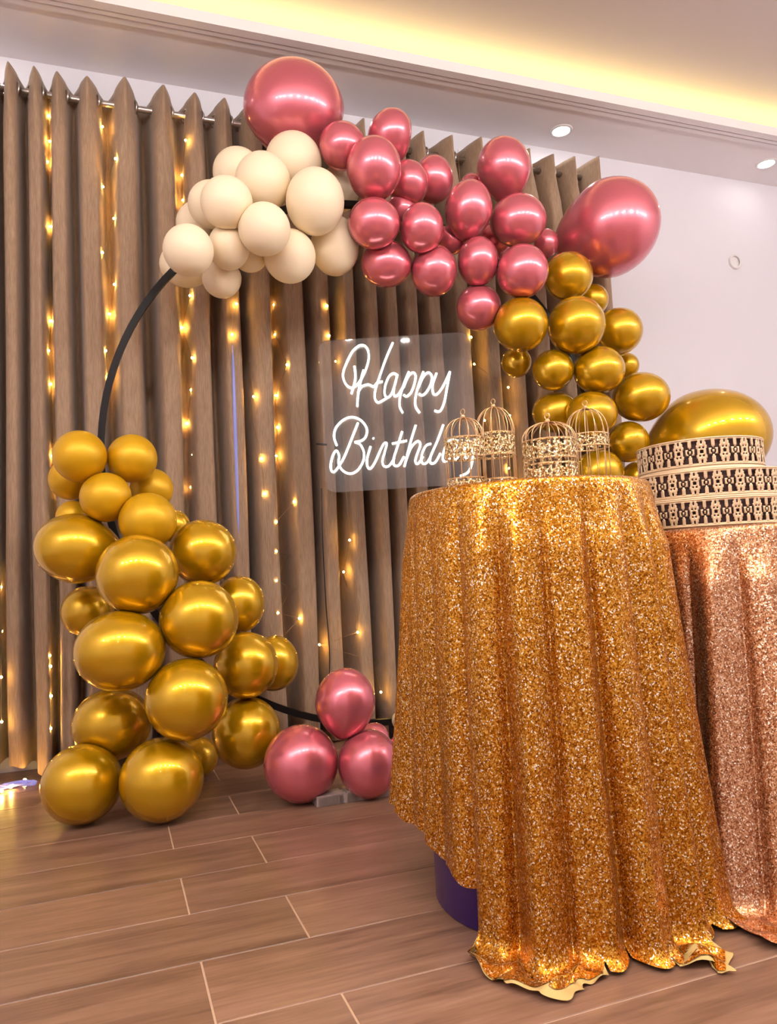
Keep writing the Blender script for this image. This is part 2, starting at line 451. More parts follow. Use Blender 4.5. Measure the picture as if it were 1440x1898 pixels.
# ------------------------------------------------------------------ fairy lights in front of the curtains
bulb_me = bpy.data.meshes.new('bulb')
_v, _fc = ball((0, 0, 0), 0.0042, 7, 5); bulb_me.from_pydata(_v, [], _fc); bulb_me.update(); bulb_me.materials.append(M['bulb'])
bulb_me.polygons.foreach_set('use_smooth', [True]*len(bulb_me.polygons))
STR = [
 ('at the left edge of the photo', [(2, 1088), (3, 1170), (2, 1255), (3, 1338)]),
 ('in the curtain fold left of the topmost gold balloons', [(90, 215), (92, 262), (88, 300), (94, 420), (95, 595), (90, 650), (94, 712), (97, 845), (97, 900), (92, 985), (92, 1215), (94, 1235), (95, 1290), (94, 1350)]),
 ('zigzagging beside the bare upper left of the hoop', [(190, 235), (214, 294), (191, 346), (211, 405), (190, 468), (212, 527), (203, 582), (196, 650), (200, 700)]),
 ('left of the cream balloons', [(344, 260), (337, 325), (339, 371), (352, 548), (337, 607), (356, 663), (354, 723), (347, 785), (357, 843), (354, 903)]),
 ('just right of the thin sliver of bluish light', [(438, 563), (430, 620), (459, 678), (470, 735), (463, 793), (484, 850), (490, 915)]),
 ('in the wide fold left of the neon sign', [(508, 565), (510, 620), (532, 676), (511, 733), (514, 792), (512, 845), (531, 900), (545, 930), (512, 967), (512, 1022), (531, 1030), (512, 1076), (540, 1091), (515, 1136), (555, 1146), (520, 1185)]),
 ('running behind the neon sign down to the pink balloons', [(606, 567), (610, 622), (622, 670), (648, 1001), (637, 1060), (647, 1115), (663, 1172), (592, 1195), (690, 1225), (706, 1283)]),
 ('between the neon sign and the right-hand gold balloons', [(873, 625), (879, 675), (942, 718), (945, 770), (898, 779), (943, 868)]),
]
for where, pts in STR:
    W = []
    for (px, py) in pts:
        x = at(px, py, 2.97)[0]; y = curtain_y(x)
        for _ in range(3):
            y = min(curtain_y(x-0.006), curtain_y(x), curtain_y(x+0.006))-0.011; x = at(px, py, y)[0]
        W.append(at(px, py, y))
    t = thing('fairy_light_string', (W[0][0], W[0][1], W[0][2]), 'string of warm white fairy lights '+where, 'fairy lights', 'fairy light strings on the curtains')
    Wp = [(W[0][0], YR-0.03, ZR+0.0)] + [tuple(p) for p in W]
    Wp2 = []
    for a, b_ in zip(Wp[:-1], Wp[1:]):
        for q_ in np.linspace(0, 1, 6)[:-1]:
            p = np.array(a)*(1-q_)+np.array(b_)*q_
            p[1] = min(p[1], curtain_y(p[0])-0.006); Wp2.append(p)
    Wp2.append(np.array(Wp[-1]))
    link('wire', *tube(Wp2, 0.0009, 5), M['wire'], t)
    for p in W:
        o = bpy.data.objects.new('bulb', bulb_me); COL.objects.link(o); o.parent = t
        o.location = tuple(p-np.array(t['_o']))

# glowing sliver added to stand for bluish light through the curtain gap
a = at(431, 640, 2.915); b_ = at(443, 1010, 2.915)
o = link('gap_light_sliver', *tube([a*(1-k)+b_*k for k in np.linspace(0, 1, 9)], [0.002, 0.005, 0.0065, 0.007, 0.007, 0.0065, 0.006, 0.005, 0.002], 8), M['gap_glow'], origin=tuple(b_))
tag(o, 'thin upright glowing sliver standing for bluish light through a curtain gap', 'light strip')

# ------------------------------------------------------------------ hoop
YH = 2.6
HC = np.array([0.35918*YH, YH, CAM_H+0.16785*YH]); HR = 0.36749*YH
foot = [on_z(590, 1497, 0), on_z(742, 1473, 0)]
t = thing('balloon_hoop', (HC[0], YH, 0), 'dark round metal hoop carrying the balloon garland', 'hoop')
ring_pts = [HC + HR*np.array([math.cos(a), 0, math.sin(a)]) for a in [2*PI*k/120 for k in range(120)]]
V, F = [], []
for k, a in enumerate([2*PI*k/120 for k in range(120)]):
    for dr, dy in ((-0.011, -0.012), (0.011, -0.012), (0.011, 0.012), (-0.011, 0.012)):
        V.append(HC + np.array([(HR+dr)*math.cos(a), dy, (HR+dr)*math.sin(a)]))
for k in range(120):
    j = (k+1) % 120
    for m_ in range(4): F.append((k*4+m_, k*4+(m_+1) % 4, j*4+(m_+1) % 4, j*4+m_))
link('ring', V, F, M['hoop'], t, smooth=False)
link('post', *box(HC[0]-0.012, HC[0]+0.012, YH-0.01, YH+0.01, 0.0, HC[2]-HR+0.004), M['hoop'], t, smooth=False)
link('base_plate', *box(HC[0]-0.16, HC[0]+0.16, YH-0.12, YH+0.12, 0.0, 0.012), M['hoop'], t, smooth=False)
# pale taped beam lying in front of the hoop
A, Bp = foot
dv = (Bp-A)/np.linalg.norm(Bp-A); nv = np.array([-dv[1], dv[0], 0])
t = thing('base_beam', tuple(A), 'pale grey taped beam on the floor under the pink balloons', 'beam')
def beam(s0, s1, w_, z1):
    c = [A+dv*s0, A+dv*s1]
    v = [c_ + nv*w_*k + np.array([0, 0, zz]) for c_ in c for k in (0, 1) for zz in (0.001, z1)]
    return v, [(0, 1, 3, 2), (4, 6, 7, 5), (0, 4, 5, 1), (2, 3, 7, 6), (0, 2, 6, 4), (1, 5, 7, 3)]
Lb = np.linalg.norm(Bp-A)
link('bar', *beam(0.0, Lb+0.05, 0.05, 0.026), M['foil'], t, smooth=False)
link('end_wrap', *beam(-0.004, 0.075, 0.056, 0.030), M['foil'], t, smooth=False)
link('tape_band', *beam(0.085, 0.12, 0.056, 0.033), M['foil'], t, smooth=False)

# ------------------------------------------------------------------ balloons
# id, pixel centre, pixel half-axes, tilt, depth in the room
TABLE = [
('G1', 148, 846, 48, 48, 0, 2.42), ('G2', 245, 850, 45, 45, 0, 2.45), ('G3', 131, 888, 39, 39, 0, 2.6), ('G4', 196, 922, 46, 46, 0, 2.399), ('G5', 281, 907, 39, 39, 0, 2.56), 
('G6', 135, 958, 30, 30, 0, 2.54), ('G7', 274, 965, 52, 52, 0, 2.362), ('G8', 322, 975, 30, 30, 0, 2.6), ('G9', 145, 1017, 77, 65, -12, 2.439), ('G10', 255, 1065, 74, 74, 0, 
2.266), ('G11', 376, 1024, 61, 61, 0, 2.42), ('G12', 162, 1133, 47, 47, 0, 2.6), ('G13', 369, 1148, 72, 72, 0, 2.24), ('G14', 443, 1120, 47, 53, 0, 2.5), ('G15', 223, 1206, 82, 
74, 0, 2.234), ('G16', 456, 1233, 59, 61, 0, 2.38), ('G17', 507, 1229, 46, 51, 0, 2.56), ('G18', 346, 1296, 75, 75, 0, 2.2), ('G19', 208, 1342, 71, 66, 0, 2.43), ('G20', 457, 
1358, 63, 65, 0, 2.4), ('G21', 152, 1453, 72, 72, 0, 2.331), ('G22', 300, 1445, 76, 76, 0, 2.235), ('G23', 366, 1403, 38, 38, 0, 2.668), ('R1', 1053, 513, 45, 45, 0, 2.5), ('R2', 
1098, 556, 29, 29, 0, 2.62), ('R3', 965, 602, 50, 50, 0, 2.435), ('R4', 1068, 603, 53, 53, 0, 2.42), ('R5', 1147, 614, 43, 43, 0, 2.52), ('R6', 957, 672, 28, 28, 0, 2.62), ('R7', 
1025, 686, 38, 38, 0, 2.5), ('R8', 1110, 686, 47, 44, 0, 2.44), ('R9', 1160, 678, 24, 24, 0, 2.62), ('R10', 1188, 736, 52, 46, 0, 2.46), ('R11', 1030, 764, 43, 38, 0, 2.58), 
('R12', 1096, 768, 47, 42, 0, 2.43), ('R13', 1164, 819, 38, 38, 0, 2.5), ('R14', 1110, 876, 45, 43, 0, 2.5), ('R15', 1184, 886, 32, 32, 0, 2.56), ('R16', 1312, 812, 109, 90, 8, 
2.45), ('P0', 545, 204, 93, 86, 0, 2.64), ('P1', 634, 271, 43, 43, 0, 2.495), ('P2', 723, 251, 41, 47, -20, 2.5), ('P3', 693, 313, 51, 57, 0, 2.404), ('P4', 757, 340, 37, 41, 0, 
2.5), ('P5', 803, 333, 37, 43, 0, 2.56), ('P6', 868, 391, 44, 55, -8, 2.44), ('P6b', 874, 344, 22, 22, 0, 2.648), ('P7', 934, 314, 50, 57, 10, 2.512), ('P8', 960, 409, 52, 48, 0, 
2.44), ('P9', 693, 414, 48, 46, 0, 2.415), ('P10', 781, 423, 41, 45, 0, 2.41), ('P11', 716, 489, 47, 43, 0, 2.523), ('P12', 804, 502, 43, 47, 0, 2.49), ('P13', 886, 485, 38, 45, 
0, 2.451), ('P14', 968, 503, 48, 49, 0, 2.389), ('P15', 887, 570, 42, 42, 0, 2.515), ('P16', 1012, 452, 23, 27, 0, 2.58), ('P17', 1128, 424, 94, 87, 35, 2.52), ('P19', 744, 388, 28, 28, 0, 2.53), ('P20', 838, 443, 28, 28, 0, 2.53), ('P18', 915, 446, 
34, 34, 0, 2.62), ('F1', 558, 1415, 69, 70, 0, 2.216), ('F2', 640, 1303, 56, 64, 0, 2.2), ('F3', 683, 1415, 57, 62, 0, 2.158), ('F4', 694, 1368, 28, 28, 0, 2.45), ('F5', 754, 
1392, 36, 36, 0, 2.38), ('F6', 744, 1335, 18, 18, 0, 2.48), ('C1', 349, 464, 46, 47, 0, 2.393), ('C1b', 345, 491, 48, 41, 0, 2.7), ('C2', 367, 415, 40, 40, 0, 2.649), ('C3', 392, 
379, 43, 43, 0, 2.518), ('C4', 441, 321, 46, 46, 0, 2.606), ('C5', 487, 337, 51, 53, 0, 2.474), ('C6', 544, 299, 52, 52, 0, 2.56), ('C7', 420, 376, 48, 48, 0, 2.387), ('C8', 490, 
425, 48, 48, 0, 2.363), ('C9', 584, 374, 54, 60, 0, 2.414), ('C10', 628, 351, 38, 41, 0, 2.66), ('C11', 424, 458, 38, 42, 0, 2.471), ('C12', 411, 515, 36, 37, 0, 2.586), ('C13', 
463, 470, 34, 34, 0, 2.561), ('C14', 537, 475, 48, 49, 0, 2.491), ('C15', 621, 456, 45, 54, 0, 2.547)
]
LB = {
'G1': 'small satin gold balloon at the upper left tip of the left column',
'G2': 'small satin gold balloon at the upper right tip of the left column',
'G3': 'small gold balloon peeking out behind the upper left tip balloon of the left column',
'G4': 'small satin gold balloon centred just below the two tip balloons of the left column',
'G5': 'small gold balloon half hidden under the upper right tip balloon of the left column',
'G6': 'sliver of a gold balloon above the big leftmost gold balloon of the left column',
'G7': 'satin gold balloon between the small tip balloons and the big ones of the left column',
'G8': 'sliver of a gold balloon right of the satin one above the big ones, left column',
'G9': 'large wide gold balloon bulging out furthest left at the height of the left column top',
'G10': 'large gold balloon in the middle of the uppermost row of big ones, left column',
'G11': 'gold balloon at the right end of the uppermost row of big ones, left column',
'G12': 'gold balloon half hidden below the big leftmost one, against the curtain',
'G13': 'large gold balloon in the right middle of the left column, facing the viewer',
'G14': 'gold balloon half hidden at the upper right side of the left column',
'G15': 'largest gold balloon of the left column, left of its middle',
'G16': 'gold balloon at the right side of the left column, just above the hoop end',
'G17': 'gold balloon furthest right of the left column, half hidden behind its neighbour',
'G18': 'large gold balloon low in the centre of the left column, facing the viewer',
'G19': 'gold balloon above the leftmost floor balloon of the left column',
'G20': 'gold balloon hanging just above the floor beside the leftmost pink floor balloon',
'G21': 'gold balloon resting on the floor furthest left',
'G22': 'olive gold balloon resting on the floor, right of the leftmost one',
'G23': 'gold balloon mostly hidden behind the right floor balloon of the left column',
'R1': 'gold balloon directly below the big pink balloon on the right',
'R2': 'small gold balloon peeking out at the curtain edge below the big pink balloon',
'R3': 'gold balloon furthest left of the right garland, below the lowest pink one',
'R4': 'large gold balloon at the centre of the top of the right garland',
'R5': 'gold balloon standing out against the wall, uppermost on the right side of the right garland',
'R6': 'small dim gold balloon under the leftmost one of the right garland',
'R7': 'gold balloon at the left of the second row of the right garland',
'R8': 'gold balloon at the right of the second row of the right garland',
'R9': 'sliver of a gold balloon against the wall beside the second row of the right garland',
'R10': 'wide gold balloon against the wall up and left of the very large gold one',
'R11': 'gold balloon behind the domes of the birdcages, left of another',
'R12': 'gold balloon directly above the rear birdcage dome',
'R13': 'round gold balloon touching the left of the very large gold one',
'R14': 'gold balloon showing through the bars of the rear birdcage',
'R15': 'gold balloon half hidden behind the upper left of the tiered stand',
'R16': 'very large gold balloon behind the tiered stand',
'P0': 'very large pink chrome balloon at the top left of the arch',
'P1': 'pink balloon touching the right side of the very large top pink one',
'P2': 'pink balloon standing highest right of the very large top one, before the white wall',
'P3': 'large pink balloon right of the cream ones with a bright lower highlight',
'P4': 'small pink balloon in front of a slightly higher one, middle of the arch top',
'P5': 'pink balloon half hidden behind a smaller one, middle of the arch top',
'P6': 'tall pink balloon in the middle of the pink section, below the curtain tops',
'P6b': 'sliver of a pink balloon left of the tall upright one near the curtain rod',
'P7': 'upright pink balloon standing above the arch before the curtain rod, right half',
'P8': 'wide pink balloon directly below the upright one on the right half',
'P9': 'pink balloon beside the rightmost cream balloon, middle row',
'P10': 'pink balloon second from the cream ones in the middle row',
'P11': 'coppery pink balloon lowest beside the cream section',
'P12': 'pink balloon in the lower row, second from the cream section',
'P13': 'pink balloon in the lower row above the lowest hanging pink one',
'P14': 'large pink balloon at the right end of the lower row above the gold ones',
'P15': 'lowest hanging pink balloon of the arch, touching the gold ones',
'P16': 'small pink balloon squeezed in left of the big right pink one',
'P17': 'big egg-shaped pink chrome balloon at the right against the wall',
'P18': 'pink balloon deep between its neighbours in the right half of the pink section',
'P19': 'pink balloon deep in the dark gap left of the middle of the pink section',
'P20': 'pink balloon deep in the gap above the lower row, mid pink section',
'F1': 'pink balloon on the floor left of the pale beam',
'F2': 'pink balloon on top of the two pink floor balloons',
'F3': 'pink balloon above the pale beam beside the gold tablecloth',
'F4': 'sliver of a pink balloon behind the floor trio',
'F5': 'pale pink balloon mostly hidden behind the tablecloth edge near the floor',
'F6': 'tiny cream balloon edge showing beside the tablecloth above the floor',
'C1': 'cream balloon at the lower left end of the cream section where the bare hoop begins',
'C1b': 'cream balloon tucked under the one at the lower left end',
'C2': 'cream balloon on the left outline above the end one',
'C3': 'cream balloon on the left outline, third up from the hoop end',
'C4': 'cream balloon on the upper left outline below the curtain rod',
'C5': 'large cream balloon in the upper middle of the cream section',
'C6': 'topmost cream balloon, in front of the very large pink one',
'C7': 'cream balloon in the left centre of the cream section',
'C8': 'cream balloon in the centre front of the cream section',
'C9': 'largest cream balloon, at the right front of the cream section',
'C10': 'cream balloon half hidden at the right, touching the pink ones',
'C11': 'peach-tinted cream balloon right of the hoop end one',
'C12': 'lowest small cream balloon hanging below the left half',
'C13': 'small cream balloon half hidden at the underside, middle of the cream section',
'C14': 'cream balloon at the underside, left of the lower right one',
'C15': 'lower right cream balloon beside the coppery pink one',
}
GROUP = {'G': 'gold balloons of the left column', 'R': 'gold balloons of the right garland', 'P': 'pink balloons of the arch',
         'F': 'balloons on the floor by the table', 'C': 'cream balloons of the arch'}
TAIL = {'P17': (-0.95, -0.18), 'P2': (0.5, -0.85), 'P7': (0.12, -1.0), 'P0': (0.1, -1.0), 'R16': (-0.9, -0.4), 'F2': (0.1, -1), 'P6': (-0.1, -1), 'C12': (-0.15, 1), 'G9': (0.9, -0.2)}
KNOT = {'P17', 'P2', 'P7', 'P6', 'F2', 'R16'}
MATTE = {'G1', 'G2', 'G3', 'G4', 'G5', 'G6', 'G7'}
BL = []
for (i, px, py, rx, ry, rot, Y) in TABLE:
    d = ray(px, py); c = EYE+d*(Y/d[1]); depth = (c-EYE) @ _f
    k = depth/FPX; dn = d/np.linalg.norm(d)
    right = np.cross(dn, _u); right /= np.linalg.norm(right); up = np.cross(right, dn)
    ca, sa = math.cos(math.radians(rot)), math.sin(math.radians(rot))
    BL.append(dict(id=i, c=c, ax=(right*ca+up*sa, -right*sa+up*ca, dn), r=(rx*k, ry*k, math.sqrt(rx*ry)*k), rm=math.sqrt(rx*ry)*k, R=right, U=up))
NU, NV = 44, 26
for b1 in BL:
    i = b1['id']; c = b1['c']
    if i in TAIL:
        tx, ty = TAIL[i]; pole = b1['R']*tx+b1['U']*ty; pole /= np.linalg.norm(pole); taper = 0.20
    else:
        pole = b1['ax'][2]; taper = 0.12
    e1 = np.cross(pole, b1['U'] if abs(pole @ b1['U']) < 0.8 else b1['R']); e1 /= np.linalg.norm(e1); e2 = np.cross(pole, e1)
    def shape(n_):
        return sum(a*(n_ @ a)*r for a, r in zip(b1['ax'], b1['r']))
    V = []
    for v in range(NV+1):
        th = PI*v/NV; ct, sn = math.cos(th), math.sin(th)
        wd = sn*(1-taper*max(0, ct)**1.5) ; ln = ct*(1.0+0.5*taper*max(0, ct)**3)
        if v == 0: wd = 0.0
        for u in range(NU):
            a = 2*PI*u/NU
            V.append(shape(pole*ln+(e1*math.cos(a)+e2*math.sin(a))*wd))
    V = np.array(V)+c
    # press flat where neighbours touch
    for b2 in BL:
        if b2 is b1: continue
        dd = b2['c']-c; ds = np.linalg.norm(dd)
        def ext(b_, n_): return math.sqrt(sum((n_ @ a)**2*r*r for a, r in zip(b_['ax'], b_['r'])))
        n_ = dd/ds; r1, r2 = ext(b1, n_), ext(b2, n_)
        if ds >= r1+r2: continue
        h_ = (ds*ds+r1*r1-r2*r2)/(2*ds)-0.0006
        s_ = (V-c) @ n_ - h_
        over = s_ > 0
        V[over] -= np.outer(s_[over]*0.985, n_)
    V[:, 2] = np.maximum(V[:, 2], 0.0006)
    F = []
    for v in range(NV):
        for u in range(NU):
            a0, a1 = v*NU+u, v*NU+(u+1) % NU
            F.append((a0, a0+NU, a1+NU, a1))
    g0 = i[0]
    mat = M['cream_latex'] if g0 == 'C' or i in ('F6',) else M['gold_matte'] if i in MATTE else M['gold_chrome'] if g0 in 'GR' else M['rose_chrome']
    # merge the pole rings into single points
    bm = bmesh.new(); me = bpy.data.meshes.new('balloon')
    me.from_pydata([tuple(p-c) for p in V], [], F); bm.from_mesh(me)
    bmesh.ops.remove_doubles(bm, verts=bm.verts, dist=1e-5); bmesh.ops.recalc_face_normals(bm, faces=bm.faces); bm.to_mesh(me); bm.free()
    me.polygons.foreach_set('use_smooth', [True]*len(me.polygons)); me.materials.append(mat)
    o = bpy.data.objects.new('balloon', me); COL.objects.link(o); o.location = tuple(c); o['_o'] = [float(x_) for x_ in c]; _made.append(o)
    tag(o, LB[i], 'balloon', GROUP[g0])
    if i in KNOT:
        tip = c+shape(pole*(1+0.5*taper)); s_ = b1['rm']*0.09
        V, F = tube([tip-pole*s_*0.9, tip+pole*s_*0.3, tip+pole*s_*0.7, tip+pole*s_*1.3, tip+pole*s_*1.7], [s_*1.1, s_*0.55, s_*0.8, s_*0.5, s_*1.0], 12)
        link('knot', V, F, mat, o)

# ------------------------------------------------------------------ neon sign
SC = np.array([0.98023, 2.5, 1.22147]); SWD, SHT, PSI, RHO = 0.5486, 0.5529, 0.35505, 0.01119
_ux = np.array([math.cos(PSI), -math.sin(PSI), 0]); _uz = np.array([0, 0, 1.0])
SA = math.cos(RHO)*_ux+math.sin(RHO)*_uz; SB = -math.sin(RHO)*_ux+math.cos(RHO)*_uz
SN = np.cross(SA, SB)
t = thing('neon_sign', tuple(SC), 'clear acrylic sign with white neon script reading Happy Birthday', 'neon sign')
rc = 0.035; out = []
for cx, cz, a0 in ((1, 1, 0), (-1, 1, 90), (-1, -1, 180), (1, -1, 270)):
    for k in range(9):
        a = math.radians(a0+90*k/8); out.append((cx*(SWD/2-rc)+rc*math.cos(a), cz*(SHT/2-rc)+rc*math.sin(a)))
n = len(out)
V = [SC+SA*x+SB*z+SN*dd for dd in (0.0025, -0.0025) for x, z in out]
F = [tuple(range(n)), tuple(range(2*n-1, n-1, -1))]+[(k, n+k, n+(k+1) % n, (k+1) % n) for k in range(n)]
link('acrylic_panel', V, F, M['acrylic'], t, smooth=False)
STROKES = [
 # H
 [(450, 212), (395, 260), (340, 370), (320, 450), (345, 520), (390, 545), (440, 510), (490, 425), (520, 330), (518, 255), (490, 215), (450, 212)],
 [(410, 375), (418, 460), (405, 530), (386, 592)],
 [(482, 405), (462, 480), (440, 590), (432, 692)],
 [(436, 585), (470, 535), (520, 520), (560, 535), (590, 505), (632, 496)],
 [(712, 190), (660, 310), (610, 450), (575, 560), (570, 625), (595, 660), (640, 640), (665, 625)],
 # a
 [(745, 445), (715, 432), (680, 460), (652, 530), (648, 595), (668, 622), (700, 595), (728, 520), (748, 440), (722, 545), (722, 605), (752, 600), (790, 540)],
 # p
 [(838, 418), (800, 510), (768, 620), (765, 690), (790, 742)],
 [(795, 545), (830, 460), (868, 425), (890, 450), (880, 520), (852, 585), (820, 612), (795, 600)],
 [(952, 418), (915, 520), (890, 620), (890, 690), (922, 742)],
 [(912, 545), (950, 460), (990, 425), (1018, 455), (1008, 520), (975, 580), (942, 604), (915, 592)],
 # y
 [(1055, 430), (1025, 520), (1030, 590), (1062, 592), (1108, 530), (1160, 418)],
 [(1160, 418), (1138, 540), (1115, 660), (1082, 728), (1038, 724)],
 # B
 [(438, 820), (400, 915), (355, 1030), (318, 1112), (262, 1196), (232, 1200), (224, 1150), (240, 1080), (268, 1038), (290, 1080), (285, 1130), (305, 1180), (345, 1212), (390, 1218), (440, 1188), (480, 1118), (484, 1050), (455, 990), (412, 972)],
 [(272, 1000), (250, 930), (265, 860), (320, 800), (390, 775), (460, 800), (505, 860), (503, 920), (470, 958), (412, 972)],
 # i
 [(537, 1005), (510, 1100), (512, 1160), (535, 1180), (572, 1130), (612, 1040)], [(556, 938), (562, 946)],
 # r
 [(612, 1040), (640, 985), (664, 985), (645, 1060), (630, 1120), (642, 1160), (682, 1158), (725, 1095)],
 # t
 [(785, 888), (750, 1000), (718, 1105), (722, 1152), (760, 1152), (800, 1085)], [(705, 984), (822, 960)],
 # h
 [(892, 838), (850, 975), (802, 1165)], [(812, 1125), (855, 1015), (905, 965), (928, 990), (905, 1060), (888, 1120), (908, 1142), (950, 1085)],
 # d
 [(1012, 985), (972, 1000), (938, 1075), (942, 1135), (980, 1132), (1020, 1060)], [(1108, 835), (1060, 965), (1008, 1085), (1008, 1135), (1045, 1130), (1085, 1060)],
 # a y
 [(1216, 965), (1178, 945), (1136, 985), (1106, 1065), (1110, 1120), (1150, 1110), (1190, 1045), (1220, 955), (1198, 1050), (1206, 1105), (1245, 1060)],
 [(1290, 960), (1272, 1050), (1290, 1095), (1325, 1040), (1360, 950)], [(1360, 950), (1335, 1120), (1305, 1205), (1240, 1238)],
]
def spline(pts, per=6):
    P = [np.array(p, float) for p in pts]
    if len(P) == 2: return [P[0]*(1-k)+P[1]*k for k in np.linspace(0, 1, 5)]
    Q = [P[0]]+P+[P[-1]]; res = []
    for k in range(1, len(Q)-2):
        a, b_, c_, d_ = Q[k-1:k+3]
        for s_ in np.linspace(0, 1, per, endpoint=False):
            res.append(0.5*((2*b_)+(-a+c_)*s_+(2*a-5*b_+4*c_-d_)*s_*s_+(-a+3*b_-3*c_+d_)*s_**3))
    res.append(P[-1]); return res
def on_sign(px, py, off):
    d = ray(px, py); o_ = SC+SN*off
    return EYE+d*(((o_-EYE) @ SN)/(d @ SN))
allp = []
words = (('happy', STROKES[:12]), ('birthday', STROKES[12:]))
for nm, sts in words:
    parts = [tube([on_sign(560+p[0]/4.2353, 590+p[1]/4.2353, 0.010) for p in spline(s_, 5)], 0.0038, 6) for s_ in sts]
    o = link('neon_tube', *join(*parts), M['neon'], t)
    o['label'] = 'white glowing script word '+('Happy' if nm == 'happy' else 'Birthday')
a = on_sign(586, 823, 0.004); b_ = on_sign(606, 824, 0.004)
link('clip', *tube([a, b_], 0.0035, 8), M['black'], t)
# cord from the sign to the floor
cp = [on_sign(596, 905, -0.006), at(598, 1000, 2.62), at(604, 1120, 2.7), at(611, 1230, 2.78), at(600, 1320, 2.8)]
cp[-1][2] = 0.004
o = link('power_cord', *tube(spline(cp, 8), 0.0018, 6), M['black'], origin=tuple(cp[-1]))
tag(o, 'thin dark cord hanging down from the neon sign', 'cord')
# ------------------------------------------------------------------ tables under sequin cloths
def interp(tab, a):
    for (a0, v0), (a1, v1) in zip(tab[:-1], tab[1:]):
        if a <= a1:
            k = (a-a0)/(a1-a0); k = k*k*(3-2*k); return v0+(v1-v0)*k
    return tab[-1][1]
def cloth(c, R, ztop, hem, hemr, flare, seed, amp=(0.024, 0.040), nphi=640, inset=0.0, extra=0.0, nf=(20, 33, 11), mod=((-181, 1), (181, 1))):
    """drape over a round table; angle 0 looks at the viewer, positive to the right of the picture"""
    c = np.array(c, float); v = -c/np.linalg.norm(c)
    rows = [0.3*R, 0.6*R, 0.85*R, R-0.012]
    ND = 84; V = [(c[0], c[1], ztop-inset)]; F = []
    for kphi in range(nphi):
        ph = -PI+2*PI*kphi/nphi; deg = math.degrees(ph)
        am = interp(mod, deg); zh = interp(hem, deg); fl_ = interp(flare, deg); hr = interp(hemr, deg)
        def fold(pw, t_):
            w1 = math.cos((nf[0]*pw+seed)/2); w2 = math.cos(nf[1]*pw+1.7*seed+0.5); w3 = math.cos(nf[2]*pw+0.6*seed)
            return 0.72*abs(w1)**0.8+0.09*(w2+1)*(0.4+0.6*t_)+0.14*(w3+1)*t_
        def warp(t_): return ph+0.035*math.sin(3*ph+seed)*t_+0.02*math.sin(9*ph+2*seed)*t_
        def rad(pw, t_): return R+0.005-inset+am*(amp[0]*min(1.0, t_/0.14)**1.3+amp[1]*t_**0.8)*fold(pw, t_)+fl_*t_**1.4
        drop = ztop-0.012-max(zh, 0.0); out_ = hr-rad(warp(1.0), 1.0)
        e_ = 0.0
        if zh < 0.001 and out_ > 0.002:
            e_ = 0.03*math.acos(1-out_/0.03)-0.035 if out_ < 0.03 else 0.0471+(out_-0.03)/0.8-0.035
        Ltot = drop+e_
        if extra and e_ > 0: Ltot += extra*(0.6+0.4*math.sin(7*ph+seed))*min(1.0, max(0.0, (deg+30)/25))
        pts = [(r, ztop-inset, ph) for r in rows]
        for k in range(1, 5):
            a = k/4*PI/2; pts.append((R-0.012+0.012*math.sin(a)+0.004-inset, ztop-0.012+0.012*math.cos(a)-inset, ph))
        for j in range(1, ND+1):
            l = Ltot*j/ND; t_ = min(1.0, l/(ztop-0.012))
            pw = warp(t_); r = rad(pw, t_)
            z = ztop-0.012-l
            floor_z = 0.005-inset*0.5
            if z < floor_z+0.03:
                o_ = max(0.0, l-(ztop-0.012-floor_z-0.03))      # past the bend
                bend = 0.03
                if o_ < bend*1.57:
                    a = o_/bend; r += bend*(1-math.cos(a)); z = floor_z+0.03-bend*math.sin(a)
                else:
                    q_ = o_-bend*1.57
                    r += bend+q_*0.8
                    env = min(1, q_/0.03)
                    z = floor_z + env*(0.012+0.012*math.sin(17*ph+40*q_+seed)+0.008*math.sin(41*ph-70*q_+seed))*(1-0.75*min(1, q_/max(e_, 0.05)))+0.002
                    pw += 0.03*math.sin(60*q_+5*ph+seed)
                if zh > 0.0: pass
            pts.append((r, max(z, 0.002), pw))
        for r, z, p_ in pts:
            cs, sn = math.cos(p_), math.sin(p_)
            V.append((c[0]+r*(v[0]*cs-v[1]*sn), c[1]+r*(v[0]*sn+v[1]*cs), z))
    m_ = len(rows)+4+ND
    for k in range(nphi):
        a0, a1 = 1+k*m_, 1+((k+1) % nphi)*m_
        F.append((0, a0, a1))
        for j in range(m_-1): F.append((a0+j, a0+j+1, a1+j+1, a1+j))
    return V, F
T1, R1, Z1 = (0.812, 1.37), 0.24, 0.80
T2, R2, Z2 = (1.348, 1.339), 0.26, 0.704
def plinth(c, R, z, mat, label):
    t = thing('round_plinth', (c[0], c[1], 0), label, 'table')
    link('drum', *lathe((c[0], c[1], 0), [(R-0.012, 0.0), (R-0.008, 0.004), (R-0.008, z-0.04)], 64, cap0=True), mat, t)
    link('top_board', *lathe((c[0], c[1], 0), [(R-0.008, z-0.04), (R-0.003, z-0.036), (R-0.003, z-0.008), (R-0.008, z-0.005)], 64, True, True), mat, t)
plinth(T1, R1, Z1, M['purple'], 'dark purple round plinth showing under the gold sequin cloth')
plinth(T2, R2, Z2, M['purple'], 'round plinth hidden under the rose gold sequin cloth')
hem1 = [(-181, 0.15), (-95, 0.165), (-80, 0.165), (-76, 0.150), (-62, 0.142), (-45, 0.112), (-29, 0.088), (-25.5, 0.0), (110, 0.0), (150, 0.12), (181, 0.15)]
hemr1 = [(-181, 0.0), (-30, 0.25), (-25.5, 0.335), (-18, 0.362), (-10.8, 0.375), (-2, 0.386), (3, 0.352), (8, 0.336), (16, 0.30), (24, 0.275), (28, 0.285), (33, 0.34), (38, 0.36), (43, 0.39), (48, 0.36), (53, 0.33), (69, 0.29), (90, 0.27), (100, 0.0), (181, 0.0)]
